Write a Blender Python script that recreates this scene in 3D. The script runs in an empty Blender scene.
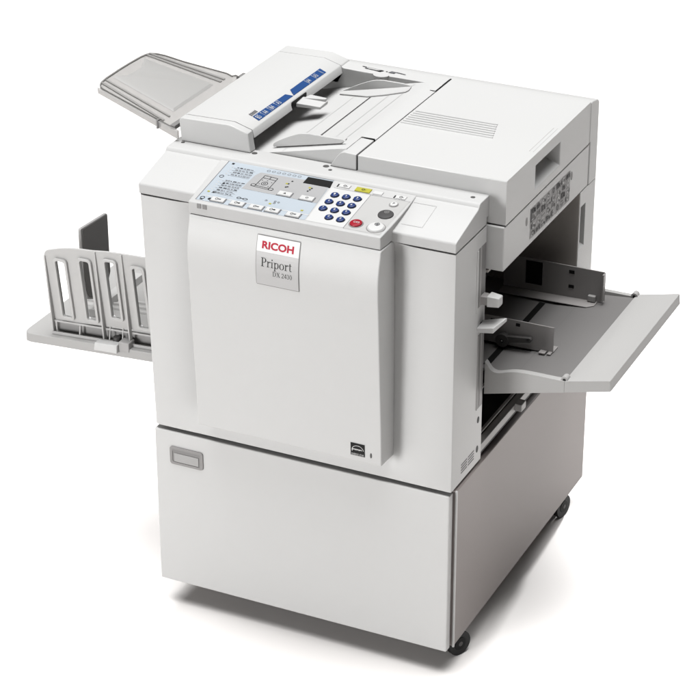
import bpy, bmesh, math, random
from mathutils import Vector, Matrix
R = math.radians
C = bpy.context.scene.collection
random.seed(4)

# ------------------------------------------------------------------ materials
M = {}
def mat(name, col, rough=0.5, spec=0.4, grain=0.0, var=0.0, metal=0.0, trans=None, gscale=700.0):
    m = bpy.data.materials.new(name); m.use_nodes = True
    nt = m.node_tree; b = nt.nodes['Principled BSDF']
    b.inputs['Base Color'].default_value = (*col, 1)
    b.inputs['Roughness'].default_value = rough
    b.inputs['Specular IOR Level'].default_value = spec
    b.inputs['Metallic'].default_value = metal
    tc = nt.nodes.new('ShaderNodeTexCoord')
    if var:
        n = nt.nodes.new('ShaderNodeTexNoise'); n.inputs['Scale'].default_value = 3.0
        n.inputs['Detail'].default_value = 5
        nt.links.new(tc.outputs['Object'], n.inputs['Vector'])
        r = nt.nodes.new('ShaderNodeMapRange')
        r.inputs['To Min'].default_value = 1 - var; r.inputs['To Max'].default_value = 1 + var
        nt.links.new(n.outputs['Fac'], r.inputs['Value'])
        mx = nt.nodes.new('ShaderNodeMix'); mx.data_type = 'RGBA'; mx.blend_type = 'MULTIPLY'
        mx.inputs['Factor'].default_value = 1
        mx.inputs[6].default_value = (*col, 1)
        nt.links.new(r.outputs['Result'], mx.inputs[7])
        nt.links.new(mx.outputs[2], b.inputs['Base Color'])
    if grain:
        g = nt.nodes.new('ShaderNodeTexNoise'); g.inputs['Scale'].default_value = gscale
        g.inputs['Detail'].default_value = 2
        nt.links.new(tc.outputs['Object'], g.inputs['Vector'])
        bp = nt.nodes.new('ShaderNodeBump'); bp.inputs['Strength'].default_value = grain
        bp.inputs['Distance'].default_value = 0.0006
        nt.links.new(g.outputs['Fac'], bp.inputs['Height'])
        nt.links.new(bp.outputs['Normal'], b.inputs['Normal'])
    if trans:
        t = nt.nodes.new('ShaderNodeBsdfTransparent'); t.inputs['Color'].default_value = (*trans[1], 1)
        mix = nt.nodes.new('ShaderNodeMixShader'); mix.inputs['Fac'].default_value = trans[0]
        out = nt.nodes['Material Output']
        nt.links.new(b.outputs[0], mix.inputs[1]); nt.links.new(t.outputs[0], mix.inputs[2])
        nt.links.new(mix.outputs[0], out.inputs['Surface'])
    M[name] = m
    return m
mat('white_plastic', (.352, .351, .347), .48, .35, .25, .014)
mat('bright_plastic', (.346, .345, .341), .45, .35, .15, .01)
mat('cover_plastic', (.302, .301, .298), .48, .30, .25, .012)
mat('shaded_plastic', (.245, .242, .237), .5, .3, .25, .014)  # the white plastic, darkened in colour for the trays' weaker light
mat('side_taupe', (.165, .1455, .1385), .48, .3, .12, .012)  # cabinet body tone, darker and warmer than its door
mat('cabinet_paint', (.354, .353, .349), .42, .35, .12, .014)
mat('grey_plastic', (.235, .230, .226), .5, .3, .2, .02)
mat('pull_grey', (.235, .232, .228), .5, .3, .2, .02)
mat('frame_grey', (.165, .160, .157), .5, .3, .2, .02)
mat('pad_metal', (.118, .1145, .1125), .30, .5, .12, .04)
mat('sheet_metal', (.200, .191, .187), .42, .45, .12, .04)
mat('mid_grey', (.135, .132, .130), .5, .3, .1)
mat('dark_grey', (.045, .043, .042), .5, .3, .1)
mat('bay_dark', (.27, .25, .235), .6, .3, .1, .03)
mat('fence_dark', (.080, .077, .075), .6, .2, .2, .03)
mat('near_black', (.006, .006, .006), .5, .12)
mat('rubber', (.007, .007, .007), .55, .25, .2)
mat('label_blue', (.250, .278, .305), .5, .15)
mat('logo_blue', (.010, .038, .125), .5, .15)
mat('key_blue', (.006, .019, .085), .35, .25)
mat('key_red', (.185, .005, .012), .35, .25)
mat('logo_red', (.270, .005, .020), .5, .15)
mat('key_dark', (.040, .039, .039), .4, .2)
mat('ink', (.014, .014, .015), .6, .08)
mat('ink_grey', (.085, .085, .090), .6, .08)
mat('silver_print', (.225, .225, .226), .4, .2)
mat('badge_silver', (.295, .293, .290), .4, .3)
mat('badge_white', (.435, .433, .428), .4, .3)
mat('pale_grey', (.310, .307, .302), .5, .3)
mat('field_grey', (.275, .273, .268), .5, .2)
mat('print_white', (.350, .350, .346), .45, .2)
mat('yellow_print', (.240, .228, .026), .5, .15)
mat('clear_smoke', (.30, .296, .29), .3, .45, trans=(.50, (.80, .795, .785)))
mat('clear_rest', (.33, .327, .32), .35, .4, trans=(.35, (.93, .925, .92)))
mat('clear_rim', (.17, .167, .163), .3, .4, trans=(.40, (.75, .745, .735)))
mat('floor_white', (.585, .568, .556), .7, .2)

# ------------------------------------------------------------------ mesh builder
class MB:
    def __init__(s): s.v = []; s.f = []; s.m = []; s.mats = []
    def mi(s, name):
        if name not in s.mats: s.mats.append(name)
        return s.mats.index(name)
    def add(s, vs, fs, m):
        k = len(s.v); s.v += [tuple(map(float, v)) for v in vs]
        i = s.mi(m)
        for f in fs: s.f.append([a + k for a in f]); s.m.append(i)
        return s
    def box(s, x0, x1, y0, y1, z0, z1, m, skip=()):
        vs = [(x, y, z) for z in (z0, z1) for y in (y0, y1) for x in (x0, x1)]
        fs = {'z0': (0, 2, 3, 1), 'z1': (4, 5, 7, 6), 'y0': (0, 1, 5, 4), 'y1': (2, 6, 7, 3), 'x0': (0, 4, 6, 2), 'x1': (1, 3, 7, 5)}
        return s.add(vs, [f for k, f in fs.items() if k not in skip], m)
    def loft(s, A, B, m, cap=True):
        n = len(A); fs = [(i, (i + 1) % n, n + (i + 1) % n, n + i) for i in range(n)]
        if cap: fs += [tuple(range(n - 1, -1, -1)), tuple(range(n, 2 * n))]
        return s.add(list(A) + list(B), fs, m)
    def prism(s, poly, ax, a0, a1, m):
        # poly in remaining two axes, order x,y,z
        def P(p, a):
            q = list(p); q.insert('xyz'.index(ax), a); return q
        return s.loft([P(p, a0) for p in poly], [P(p, a1) for p in poly], m)
    def cyl(s, p0, p1, r0, r1, m, n=24):
        p0 = Vector(p0); p1 = Vector(p1); d = (p1 - p0).normalized()
        u = d.orthogonal().normalized(); w = d.cross(u)
        A = [p0 + r0 * (math.cos(2 * math.pi * i / n) * u + math.sin(2 * math.pi * i / n) * w) for i in range(n)]
        B = [p1 + r1 * (math.cos(2 * math.pi * i / n) * u + math.sin(2 * math.pi * i / n) * w) for i in range(n)]
        return s.loft(A, B, m)
    def quad(s, pts, m): return s.add(pts, [tuple(range(len(pts)))], m)
    def map(s, fn):
        s.v = [tuple(fn(*v)) for v in s.v]; return s

WORLD = {}
def obj(name, mb, parent=None, bevel=0.0, seg=2, ang=35, label=None, recalc=True):
    vs = mb.v
    c = [0.5 * (min(v[i] for v in vs) + max(v[i] for v in vs)) for i in range(3)]
    me = bpy.data.meshes.new(name)
    me.from_pydata([(v[0] - c[0], v[1] - c[1], v[2] - c[2]) for v in vs], [], mb.f)
    for n in mb.mats: me.materials.append(M[n])
    me.polygons.foreach_set('material_index', mb.m)
    if recalc:
        bm = bmesh.new(); bm.from_mesh(me); bmesh.ops.recalc_face_normals(bm, faces=bm.faces); bm.to_mesh(me); bm.free()
    me.polygons.foreach_set('use_smooth', [True] * len(me.polygons))
    me.set_sharp_from_angle(angle=R(ang)); me.update()
    o = bpy.data.objects.new(name, me); C.objects.link(o)
    WORLD[o] = Vector(c)
    o.location = Vector(c) - (WORLD[parent] if parent else Vector((0, 0, 0)))
    o.parent = parent
    if bevel:
        b = o.modifiers.new('edge_round', 'BEVEL'); b.width = bevel; b.segments = seg
        b.limit_method = 'ANGLE'; b.angle_limit = R(40); b.harden_normals = True
        b.use_clamp_overlap = True
    if label: o['label'] = label
    return o
def empty(name, loc, label, cat):
    o = bpy.data.objects.new(name, None); C.objects.link(o); o.location = loc
    o.empty_display_size = .1; WORLD[o] = Vector(loc)
    o['label'] = label; o['category'] = cat
    return o

# flat outline with holes -> thick plate (a, b, w): w runs along the thickness
def plate(outer, holes, t, m, bevel=0.0):
    cu = bpy.data.curves.new('tmp', 'CURVE'); cu.dimensions = '2D'; cu.fill_mode = 'BOTH'
    cu.extrude = t / 2 - bevel; cu.bevel_depth = bevel; cu.bevel_resolution = 1
    for pts in [outer] + holes:
        sp = cu.splines.new('POLY'); sp.points.add(len(pts) - 1); sp.use_cyclic_u = True
        for q, p in zip(sp.points, pts): q.co = (p[0], p[1], 0, 1)
    o = bpy.data.objects.new('tmp', cu); C.objects.link(o)
    me = bpy.data.meshes.new_from_object(o.evaluated_get(bpy.context.evaluated_depsgraph_get()))
    mb = MB(); mb.add([tuple(v.co) for v in me.vertices], [tuple(p.vertices) for p in me.polygons], m)
    bpy.data.objects.remove(o); bpy.data.curves.remove(cu); bpy.data.meshes.remove(me)
    return mb
def rrect(x0, x1, z0, z1, r, n=5, shear=0.0):
    pts = []
    for cx, cz, a in ((x1 - r, z1 - r, 0), (x0 + r, z1 - r, 90), (x0 + r, z0 + r, 180), (x1 - r, z0 + r, 270)):
        for i in range(n + 1):
            t = R(a + 90 * i / n); pts.append((cx + r * math.cos(t), cz + r * math.sin(t)))
    return pts
_tc = {}
def text_mesh(s, off=0.0):
    if (s, off) in _tc: return _tc[(s, off)]
    cu = bpy.data.curves.new('tmp', 'FONT'); cu.body = s; cu.offset = off; cu.resolution_u = 4
    o = bpy.data.objects.new('tmp', cu); C.objects.link(o)
    me = bpy.data.meshes.new_from_object(o.evaluated_get(bpy.context.evaluated_depsgraph_get()))
    vs = [tuple(v.co) for v in me.vertices]; fs = [tuple(p.vertices) for p in me.polygons]
    bpy.data.objects.remove(o); bpy.data.curves.remove(cu); bpy.data.meshes.remove(me)
    x0 = min(v[0] for v in vs); x1 = max(v[0] for v in vs); y0 = min(v[1] for v in vs); y1 = max(v[1] for v in vs)
    vs = [((v[0] - x0) / (x1 - x0), (v[1] - y0) / (y1 - y0)) for v in vs]
    _tc[(s, off)] = (vs, fs)
    return vs, fs
def put_text(mb, s, a0, a1, b0, b1, fn, m, off=0.0):
    vs, fs = text_mesh(s, off)
    mb.add([fn(a0 + (a1 - a0) * v[0], b0 + (b1 - b0) * v[1]) for v in vs], fs, m)

# serif lettering drawn as strokes in a unit em
def glyph(ch):
    P = []; n = 0
    def bar(x0, x1, y0, y1): P.append([(x0, y0), (x1, y0), (x1, y1), (x0, y1)])
    def dia(xa, xb, y0, y1, w): P.append([(xa - w / 2, y0), (xa + w / 2, y0), (xb + w / 2, y1), (xb - w / 2, y1)])
    def arc(cx, cy, rx, ry, a0, a1, tx, ty, k=14):
        for i in range(k):
            t0 = R(a0 + (a1 - a0) * i / k); t1 = R(a0 + (a1 - a0) * (i + 1) / k)
            P.append([(cx + rx * math.cos(t0), cy + ry * math.sin(t0)), (cx + rx * math.cos(t1), cy + ry * math.sin(t1)),
                      (cx + (rx - tx) * math.cos(t1), cy + (ry - ty) * math.sin(t1)), (cx + (rx - tx) * math.cos(t0), cy + (ry - ty) * math.sin(t0))])
    if ch == 'P': bar(.09, .19, .035, .645); bar(.01, .29, 0, .035); bar(.01, .28, .645, .68); arc(.27, .495, .23, .185, -90, 90, .10, .035); bar(.19, .27, .31, .345); w = .54
    elif ch == 'r': bar(.07, .15, .03, .45); bar(0, .24, 0, .03); bar(0, .07, .42, .45); arc(.26, .33, .11, .12, 45, 180, .05, .05); arc(.31, .40, .045, .045, 0, 360, .045, .045); w = .37
    elif ch == 'i': bar(.08, .16, .03, .45); bar(.01, .24, 0, .03); bar(.01, .08, .42, .45); arc(.12, .60, .055, .055, 0, 360, .055, .055); w = .27
    elif ch == 'p': bar(.07, .15, -.18, .45); bar(0, .24, -.21, -.18); bar(0, .07, .42, .45); arc(.26, .225, .20, .235, -150, 150, .085, .035); w = .50
    elif ch == 'o': arc(.24, .225, .22, .235, 0, 360, .085, .03, 24); w = .50
    elif ch == 't': bar(.09, .17, .10, .58); bar(0, .28, .42, .45); arc(.20, .10, .11, .11, 180, 320, .07, .04); w = .31
    elif ch == 'D': bar(.09, .19, .035, .645); bar(.01, .30, 0, .035); bar(.01, .30, .645, .68); arc(.30, .34, .34, .34, -90, 90, .11, .035, 20); w = .70
    elif ch == 'X': dia(.57, .15, .03, .65, .12); dia(.13, .56, .03, .65, .05); bar(.02, .24, 0, .03); bar(.45, .68, 0, .03); bar(.03, .27, .65, .68); bar(.44, .66, .65, .68); w = .70
    elif ch == '2': arc(.23, .47, .19, .20, -30, 170, .08, .05); dia(.07, .38, .07, .40, .08); bar(.04, .43, 0, .07); w = .5
    elif ch == '4': bar(.28, .36, 0, .66); bar(.02, .46, .16, .22); dia(.05, .29, .22, .62, .06); w = .5
    elif ch == '3': arc(.20, .50, .18, .17, -80, 160, .08, .045); arc(.20, .20, .20, .21, -160, 85, .08, .045); w = .5
    elif ch == '0': arc(.24, .335, .21, .345, 0, 360, .085, .035, 24); w = .5
    else: w = .25
    return P, w
def put_serif(mb, s, a0, a1, b0, h, fn, m):
    tot = sum(glyph(c)[1] for c in s); k = (a1 - a0) / tot; x = a0; n = 0
    for c in s:
        P, w = glyph(c)
        for p in P:
            n += 1
            mb.add([fn(x + q[0] * k, b0 + q[1] * h / .68, .00001 * (n % 7)) for q in p], [(0, 1, 2, 3)], m)
        x += w * k

def smooth_curve(pts, n=4):
    out = []
    for i in range(len(pts) - 1):
        p0 = pts[max(i - 1, 0)]; p1 = pts[i]; p2 = pts[i + 1]; p3 = pts[min(i + 2, len(pts) - 1)]
        for j in range(n):
            t = j / n
            out.append(tuple(.5 * (2 * b + (c - a) * t + (2 * a - 5 * b + 4 * c - d) * t * t + (3 * b - a - 3 * c + d) * t ** 3) for a, b, c, d in zip(p0, p1, p2, p3)))
    out.append(pts[-1]); return out

# ================================================================== the setting
fl = MB(); fl.quad([(-9, -9, 0), (9, -9, 0), (9, 9, 0), (-9, 9, 0)], 'floor_white')
o = obj('floor', fl); o['kind'] = 'structure'

# ================================================================== cabinet stand
cab = empty('cabinet_stand', (.345, .40, 0), 'low off-white rolling cabinet on black castors carrying the duplicator', 'cabinet')
b = MB(); b.box(.004, .690, .024, .806, .060, .4385, 'side_taupe')
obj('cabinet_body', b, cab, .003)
b = MB(); b.box(.6872, .6915, .0215, .0262, .0598, .4388, 'cabinet_paint'); obj('edge_trim', b, cab, .0008)
b = MB(); b.box(.012, .676, .012, .026, .066, .436, 'dark_grey')
obj('door_gap', b, cab)
b = MB(); b.box(.001, .6835, .0, .020, .0585, .4362, 'cabinet_paint')
door = obj('cabinet_door', b, cab, .003, 3)
b = plate(rrect(.038, .117, .3585, .4005, .006), [rrect(.0435, .1115, .3635, .3955, .004)], .003, 'frame_grey', .0006)
b.map(lambda a, c, w: (a, -.0012 + w, c))
h = obj('handle', b, door)
b = MB(); b.box(.0435, .1115, -.0012, .0012, .3635, .3955, 'frame_grey')
b.box(.048, .107, -.0030, -.0012, .3655, .3860, 'pull_grey')
b.box(.0435, .1115, -.0026, -.0012, .3900, .3955, 'mid_grey')
obj('handle_pull', b, door, .0008)
b = MB(); b.box(.03, .664, .745, .775, .010, .0605, 'dark_grey')
obj('base_rail', b, cab, .001)  # unseen rail, added to stop rear light leaking under the cabinet
def caster(x, y, rot):
    t = MB(); w = .011
    ca, sa = math.cos(rot), math.sin(rot)
    def T(px, py, pz): return (x + ca * px - sa * py, y + sa * px + ca * py, pz)
    for sx in (-1, 1):
        t2 = MB(); t2.cyl((sx * .006, 0, .0285), (sx * .019, 0, .0285), .0285, .0285, 'rubber', 28)
        t2.cyl((sx * .019, 0, .0285), (sx * .0202, 0, .0285), .016, .0145, 'near_black', 24)
        t2.cyl((sx * .0202, 0, .0285), (sx * .0212, 0, .0285), .006, .005, 'dark_grey', 16)
        t2.map(T); t.add(t2.v, [f for f in t2.f], 'rubber')
        t.mats = ['rubber', 'near_black', 'dark_grey']; t.m[-len(t2.m):] = [t.mats.index(t2.mats[i]) for i in t2.m]
    br = MB(); br.box(-.005, .005, -.012, .014, .020, .052, 'dark_grey'); br.box(-.015, .015, -.018, .018, .0540, .0590, 'dark_grey')
    br.cyl((0, 0, .052), (0, 0, .0595), .012, .012, 'dark_grey'); br.map(T)
    return t, br
for i, (x, y, rz) in enumerate(((.664, .092, -.45), (.662, .712, -.2), (.12, .150, .2), (.12, .715, .1))):
    wh, br = caster(x, y, rz)
    k = obj('caster', br, cab, .001)
    obj('wheel', wh, k, .0015)

# ================================================================== duplicator
D = empty('digital_duplicator', (.34, .36, .446), 'off-white digital duplicator with raised control panel, open paper trays and blue-labelled document feeder', 'duplicator')
W = 'white_plastic'
# ---- front body: dished towards the door
def fpts(L, z, k):
    fr = [(L, .020), (L + .0012, .010), (L + .005, .003), (L + .013, 0), (.045, 0), (.062, .0012), (.080, .0040), (.096, .0080), (.112, .0125), (.126, .0160), (.140, .018),
          (.545, .018), (.556, .0165), (.566, .0130), (.578, .0085), (.592, .0042), (.608, .0013), (.625, 0), (.684, 0), (.6863, .001), (.687, .0032)]
    return [(x, y * (k if .05 < x < .62 else 1), z) for x, y in fr] + [(.687, .1550, z), (L, .1550, z)]
b = MB(); lv = [(.4465, .05), (.4620, .12), (.4780, .35), (.4940, .75), (.5150, 1), (.70, 1), (.9400, 1), (.9600, .85), (.9725, .45)]
rows = [fpts(-.013 * (z - .4465) / .526, z, k) for z, k in lv]; n = len(rows[0])
b.add([p for r in rows for p in r], [(a * n + i, a * n + (i + 1) % n, (a + 1) * n + (i + 1) % n, (a + 1) * n + i) for a in range(len(rows) - 1) for i in range(n)] + [tuple(range(n - 1, -1, -1)), tuple((len(rows) - 1) * n + i for i in range(n))], W)
fb = obj('front_body', b, D, ang=28)
b = MB(); b.box(.004, .681, .024, .15, .960, .990, 'near_black'); obj('inner_frame', b, D)
b = MB(); b.box(.02, .675, .012, .70, .4405, .4475, 'near_black'); obj('base_plate', b, D)
# side details on front body
b = MB()
for k in range(2):
    for j in range(4):
        y0 = .050 + k * .036; z = .4845 - j * .0062
        b.box(.6865, .6874, y0, y0 + .031, z - .0013, z + .0013, 'dark_grey')
obj('vent_slot', b, fb)
for (y, z, ry, rz) in ((.134, .4795, .006, .0085), (.136, .547, .006, .008), (.137, .762, .006, .0085)):
    b = MB(); n = 20
    b.loft([(.6864, y + ry * math.cos(2 * math.pi * i / n), z + rz * math.sin(2 * math.pi * i / n)) for i in range(n)],
           [(.6876, y + ry * .9 * math.cos(2 * math.pi * i / n), z + rz * .9 * math.sin(2 * math.pi * i / n)) for i in range(n)], 'near_black')
    obj('screw_hole', b, fb)
b = MB(); b.box(.6866, .6882, .108, .116, .800, .935, 'white_plastic'); b.box(.6866, .6876, .117, .1535, .808, .938, 'mid_grey'); b.box(.6866, .6884, .124, .130, .808, .938, 'grey_plastic')
obj('side_recess', b, fb, .0005)
b = MB(); b.box(.6866, .6876, .124, .1535, .575, .745, 'mid_grey'); b.box(.6866, .6884, .1215, .1245, .575, .745, 'grey_plastic'); b.box(.6866, .6886, .1375, .141, .58, .745, 'grey_plastic')
obj('side_recess', b, fb, .0005)
# latches
b = MB(); b.box(.681, .7035, .128, .1500, .8125, .8305, 'sheet_metal')
la = obj('release_lever', b, fb, .001)
b = MB(); b.loft([(.702, .126, .810), (.702, .152, .810), (.702, .152, .834), (.702, .126, .834)], [(.7275, .129, .812), (.7275, .150, .812), (.7275, .150, .832), (.7275, .129, .832)], 'bright_plastic')
obj('lever_cap', b, fb, .002)
b = MB(); b.loft([(.684, .116, .754), (.684, .150, .760), (.684, .150, .768), (.684, .116, .764)], [(.722, .116, .760), (.738, .150, .776), (.738, .150, .784), (.722, .116, .772)], 'bright_plastic')
obj('release_tab', b, fb, .0015)

# ---- front door
DX0, DX1 = .133, .5525
prof = [(-.0500, .9755), (-.0535, .960), (-.0590, .940), (-.0625, .920), (-.0640, .900), (-.0635, .875), (-.0605, .830), (-.0575, .770), (-.0530, .685), (-.0480, .600), (-.0440, .497)]
prof = smooth_curve(prof, 4)
def door_y(z):
    for p, q in zip(prof, prof[1:]):
        if q[1] <= z <= p[1]:
            t = (p[1] - z) / (p[1] - q[1] + 1e-9); return p[0] + t * (q[0] - p[0])
    return prof[-1][0]
b = MB(); b.prism(prof + [(.0170, .494), (.0170, .9755)], 'x', DX0, DX1, W)
fd = obj('front_door', b, D, .0035, 3, ang=20)
# badge
def bfn(z0, z1, off):
    def f(x, z, w=0.0):
        return (x, door_y(z) - off - w, z)
    return f
sl = MB()
def fo(o): return lambda x, z, w=0.0: (x, door_y(z) - o - w, z)
def band(x0, x1, z0, z1, o, m, k=8):
    f = fo(o)
    for i in range(k):
        a = z0 + (z1 - z0) * i / k; c = z0 + (z1 - z0) * (i + 1) / k
        sl.quad([f(x0, a), f(x1, a), f(x1, c), f(x0, c)], m)
band(.2890, .3820, .8620, .9632, .0012, 'mid_grey'); band(.2878, .2890, .8620, .9632, .0008, 'mid_grey'); band(.3820, .3832, .8620, .9632, .0008, 'mid_grey')
band(.2890, .3820, .9632, .9644, .0008, 'mid_grey', 1); band(.2890, .3820, .8606, .8620, .0008, 'mid_grey', 1)
band(.2892, .3818, .9320, .9630, .0016, 'badge_white', 4); band(.2892, .3818, .8622, .9318, .0016, 'badge_silver')
f2 = fo(.0019)
put_text(sl, 'RICOH', .3005, .3700, .9385, .9535, f2, 'logo_red', .038)
put_serif(sl, 'Priport', .3000, .3680, .9020, .0185, f2, 'near_black')
put_serif(sl, 'DX 2430', .3255, .3685, .8845, .0100, f2, 'near_black')
obj('badge', sl, fd, recalc=False)
# energy label
f3 = lambda x, z, w=0.0: (x, door_y(z) - .0006 - w, z)
f4 = lambda x, z, w=0.0: (x, door_y(z) - .0010 - w, z)
b = MB(); b.quad([f3(.485, .5105), f3(.5165, .5105), f3(.5165, .5395), f3(.485, .5395)], 'near_black')
n = 26; hm = []
for i in range(n):
    t0 = R(200 - 200 * i / n); t1 = R(200 - 200 * (i + 1) / n)
    b.quad([f4(.5008 + .0130 * math.cos(t0), .5240 + .0105 * math.sin(t0)), f4(.5008 + .0130 * math.cos(t1), .5240 + .0105 * math.sin(t1)),
            f4(.5008 + .0120 * math.cos(t1), .5240 + .0096 * math.sin(t1)), f4(.5008 + .0120 * math.cos(t0), .5240 + .0096 * math.sin(t0))], 'badge_white')
for i in range(9):
    xa = .4885 + i * .0024
    b.quad([f4(xa, .5232 + .0008 * (i % 3)), f4(xa + .0017, .5232 + .0008 * (i % 2)), f4(xa + .0020, .5262), f4(xa + .0003, .5268)], 'badge_white')
b.quad([f4(.486, .5115), f4(.5155, .5115), f4(.5155, .5118), f4(.486, .5118)], 'badge_white')
put_text(b, 'ENERGY STAR', .4872, .5145, .5126, .5160, f4, 'badge_white')
obj('energy_label', b, fd, recalc=False)
b = MB(); n = 18
b.loft([(.5300 + .0022 * math.cos(2 * math.pi * i / n), door_y(.518) + .001, .5180 + .0062 * math.sin(2 * math.pi * i / n)) for i in range(n)],
       [(.5300 + .0020 * math.cos(2 * math.pi * i / n), door_y(.518) - .0008, .5180 + .0058 * math.sin(2 * math.pi * i / n)) for i in range(n)], 'dark_grey')
obj('keyhole', b, fd)

# ---- top cover
b = MB(); b.prism([(0, .9755), (0, .9955), (.003, .9985), (.108, 1.0245), (.113, 1.0265), (.1165, 1.0325), (.1205, 1.0345), (.178, 1.0345), (.178, .9900), (.1545, .9900), (.1545, .9755)], 'x', -.0105, .687, 'cover_plastic')
tc = obj('top_cover', b, D, .0022, 3)
for (x, y, r) in ((.011, .150, .0045), (.172, .160, .0062), (.334, .160, .0068), (.350, .146, .0042), (.662, .140, .0050)):
    b = MB(); b.cyl((x, y, 1.0340), (x, y, 1.0349), r, r * .95, 'dark_grey', 24); b.cyl((x, y, 1.0349), (x, y, 1.0352), r * .8, r * .78, 'dark_grey', 24)
    obj('screw_hole', b, tc)
b = MB()
def cz(y): return .9985 + (y - .003) * .2476
for q in ([(.560, .026), (.6045, .026), (.6045, .027), (.560, .027)], [(.6035, .0262), (.6045, .0262), (.6045, .096), (.6035, .096)], [(.556, .095), (.6045, .095), (.6045, .0958), (.556, .0958)]):
    b.quad([(x, y, cz(y) + .0006) for x, y in q], 'pale_grey')
obj('panel_seam', b, tc, recalc=False)

# ---- control panel
A0 = Vector((0, -.048, 1.003)); E = Vector((0, .175, .027)); EL = E.length; E.normalize(); N = Vector((0, -E.z, E.y))
def pf(u, v, w=0.0):
    p = A0 + E * v + N * w; return (u, p.y, p.z)
def leftx(v): return .1315 - .0145 * max(0, min(1, v / .177))
def rightx(v): return .5500 + .0045 * math.sin(max(0, min(1, v / .177)) * 2.6)
b = MB()
vs = []; steps = [0, .01, .03, .06, .09, .12, .14, .155, .177]
for v in steps:
    y0 = pf(0, v)
    vs += [(leftx(v), y0[1], y0[2]), (rightx(v), y0[1], y0[2]), (rightx(v), y0[1], max(.9765, .9765 + (y0[1] - .0) * .25)), (leftx(v), y0[1], max(.9765, .9765 + (y0[1]) * .25))]
fs = []
for i in range(len(steps) - 1):
    a = 4 * i
    for j in range(4): fs.append((a + j, a + (j + 1) % 4, a + 4 + (j + 1) % 4, a + 4 + j))
fs += [(0, 3, 2, 1), tuple(4 * (len(steps) - 1) + j for j in range(4))]
b.add(vs, fs, 'cover_plastic')
cp = obj('control_panel', b, D, .0022, 3)
def sheet(mb, u0, u1, v0, v1, w, m): mb.quad([pf(u0, v0, w), pf(u1, v0, w), pf(u1, v1, w), pf(u0, v1, w)], m)
def poly(mb, pts, w, m): mb.quad([pf(u, v, w) for u, v in pts], m)
def line(mb, u0, v0, u1, v1, t, w, m):
    d = Vector((u1 - u0, v1 - v0)); n = Vector((-d.y, d.x)).normalized() * t / 2
    poly(mb, [(u0 - n.x, v0 - n.y), (u1 - n.x, v1 - n.y), (u1 + n.x, v1 + n.y), (u0 + n.x, v0 + n.y)], w, m)
def ring(mb, u, v, r, t, w, m, k=18, sx=1.0):
    for i in range(k):
        a = 2 * math.pi * i / k; c = 2 * math.pi * (i + 1) / k
        poly(mb, [(u + sx * r * math.cos(a), v + r * math.sin(a)), (u + sx * r * math.cos(c), v + r * math.sin(c)), (u + sx * (r - t) * math.cos(c), v + (r - t) * math.sin(c)), (u + sx * (r - t) * math.cos(a), v + (r - t) * math.sin(a))], w, m)
w1, w2, w3 = .0004, .0007, .0010
b = MB()
poly(b, [(.1425, .0105), (.3830, .0105), (.3745, .1630), (.1375, .1660)], w1, 'label_blue')
for (u0, v0, u1, v1) in ((.1425, .0105, .1375, .1660), (.1375, .1660, .3745, .1630)):
    line(b, u0, v0, u1, v1, .0012, w2, 'ink_grey')
poly(b, [(.2110, .0765), (.3790, .0740), (.3740, .1480), (.2200, .1440), (.2140, .1300)], w2, 'silver_print')
poly(b, [(.2200, .1445), (.3160, .1470), (.3160, .1615), (.2200, .1625)], w2, 'pale_grey') if False else None
line(b, .150, .0295, .385, .0292, .0022, w2, 'print_white')
# mode list on the left of the sheet
rnd = random.Random(3)
for gi, (v0, nrow) in enumerate(((.146, 4), (.094, 6))):
    for j in range(nrow):
        v = v0 - j * .0094
        line(b, .1600, v - .0040, .2085, v - .0044, .0007, w2, 'ink_grey')
        u = .1660
        while u < .2030:
            l = rnd.uniform(.003, .008)
            line(b, u, v, u + l, v, .0030 if rnd.random() < .5 else .0020, w2, 'ink' if rnd.random() < .5 else 'ink_grey'); u += l + rnd.uniform(.0012, .003)
        line(b, .1535, v, .1565, v, .0024, w2, 'pale_grey')
for (u, v, s) in ((.1510, .1570, .0052), (.1645, .0455, .0048), (.1680, .0820, .0045)):
    sheet(b, u - s / 2, u + s / 2, v - s / 2, v + s / 2, w3, 'ink')
ring(b, .1510, .1055, .0050, .0012, w3, 'ink')
sheet(b, .1510, .1560, .0430, .0470, w3, 'yellow_print')
# faint symbols along the top
for i in range(7):
    ring(b, .2330 + i * .0115, .1545, .0036, .0007, w3, 'ink_grey', 10, 1.1)
# machine diagram
for q in ((.2320, .0960, .2640, .0930), (.2640, .0930, .2640, .1330), (.2640, .1330, .2340, .1360), (.2340, .1360, .2320, .0960), (.2335, .1270, .2640, .1240), (.2490, .1345, .2490, .1260)):
    line(b, *q, .0014, w3, 'ink')
ring(b, .2470, .1075, .0070, .0013, w3, 'ink'); ring(b, .2470, .1075, .0028, .0012, w3, 'ink')
ring(b, .2275, .0960, .0048, .0012, w3, 'ink', 14, 1.2); ring(b, .2685, .0920, .0048, .0012, w3, 'ink', 14, 1.2)
line(b, .2230, .0920, .2735, .0875, .0012, w3, 'ink')
for (u, v) in ((.2370, .1180), (.2480, .1190), (.2590, .1150), (.2370, .1030), (.2590, .0990)): sheet(b, u - .001, u + .001, v - .001, v + .001, w3, 'ink')
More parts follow.
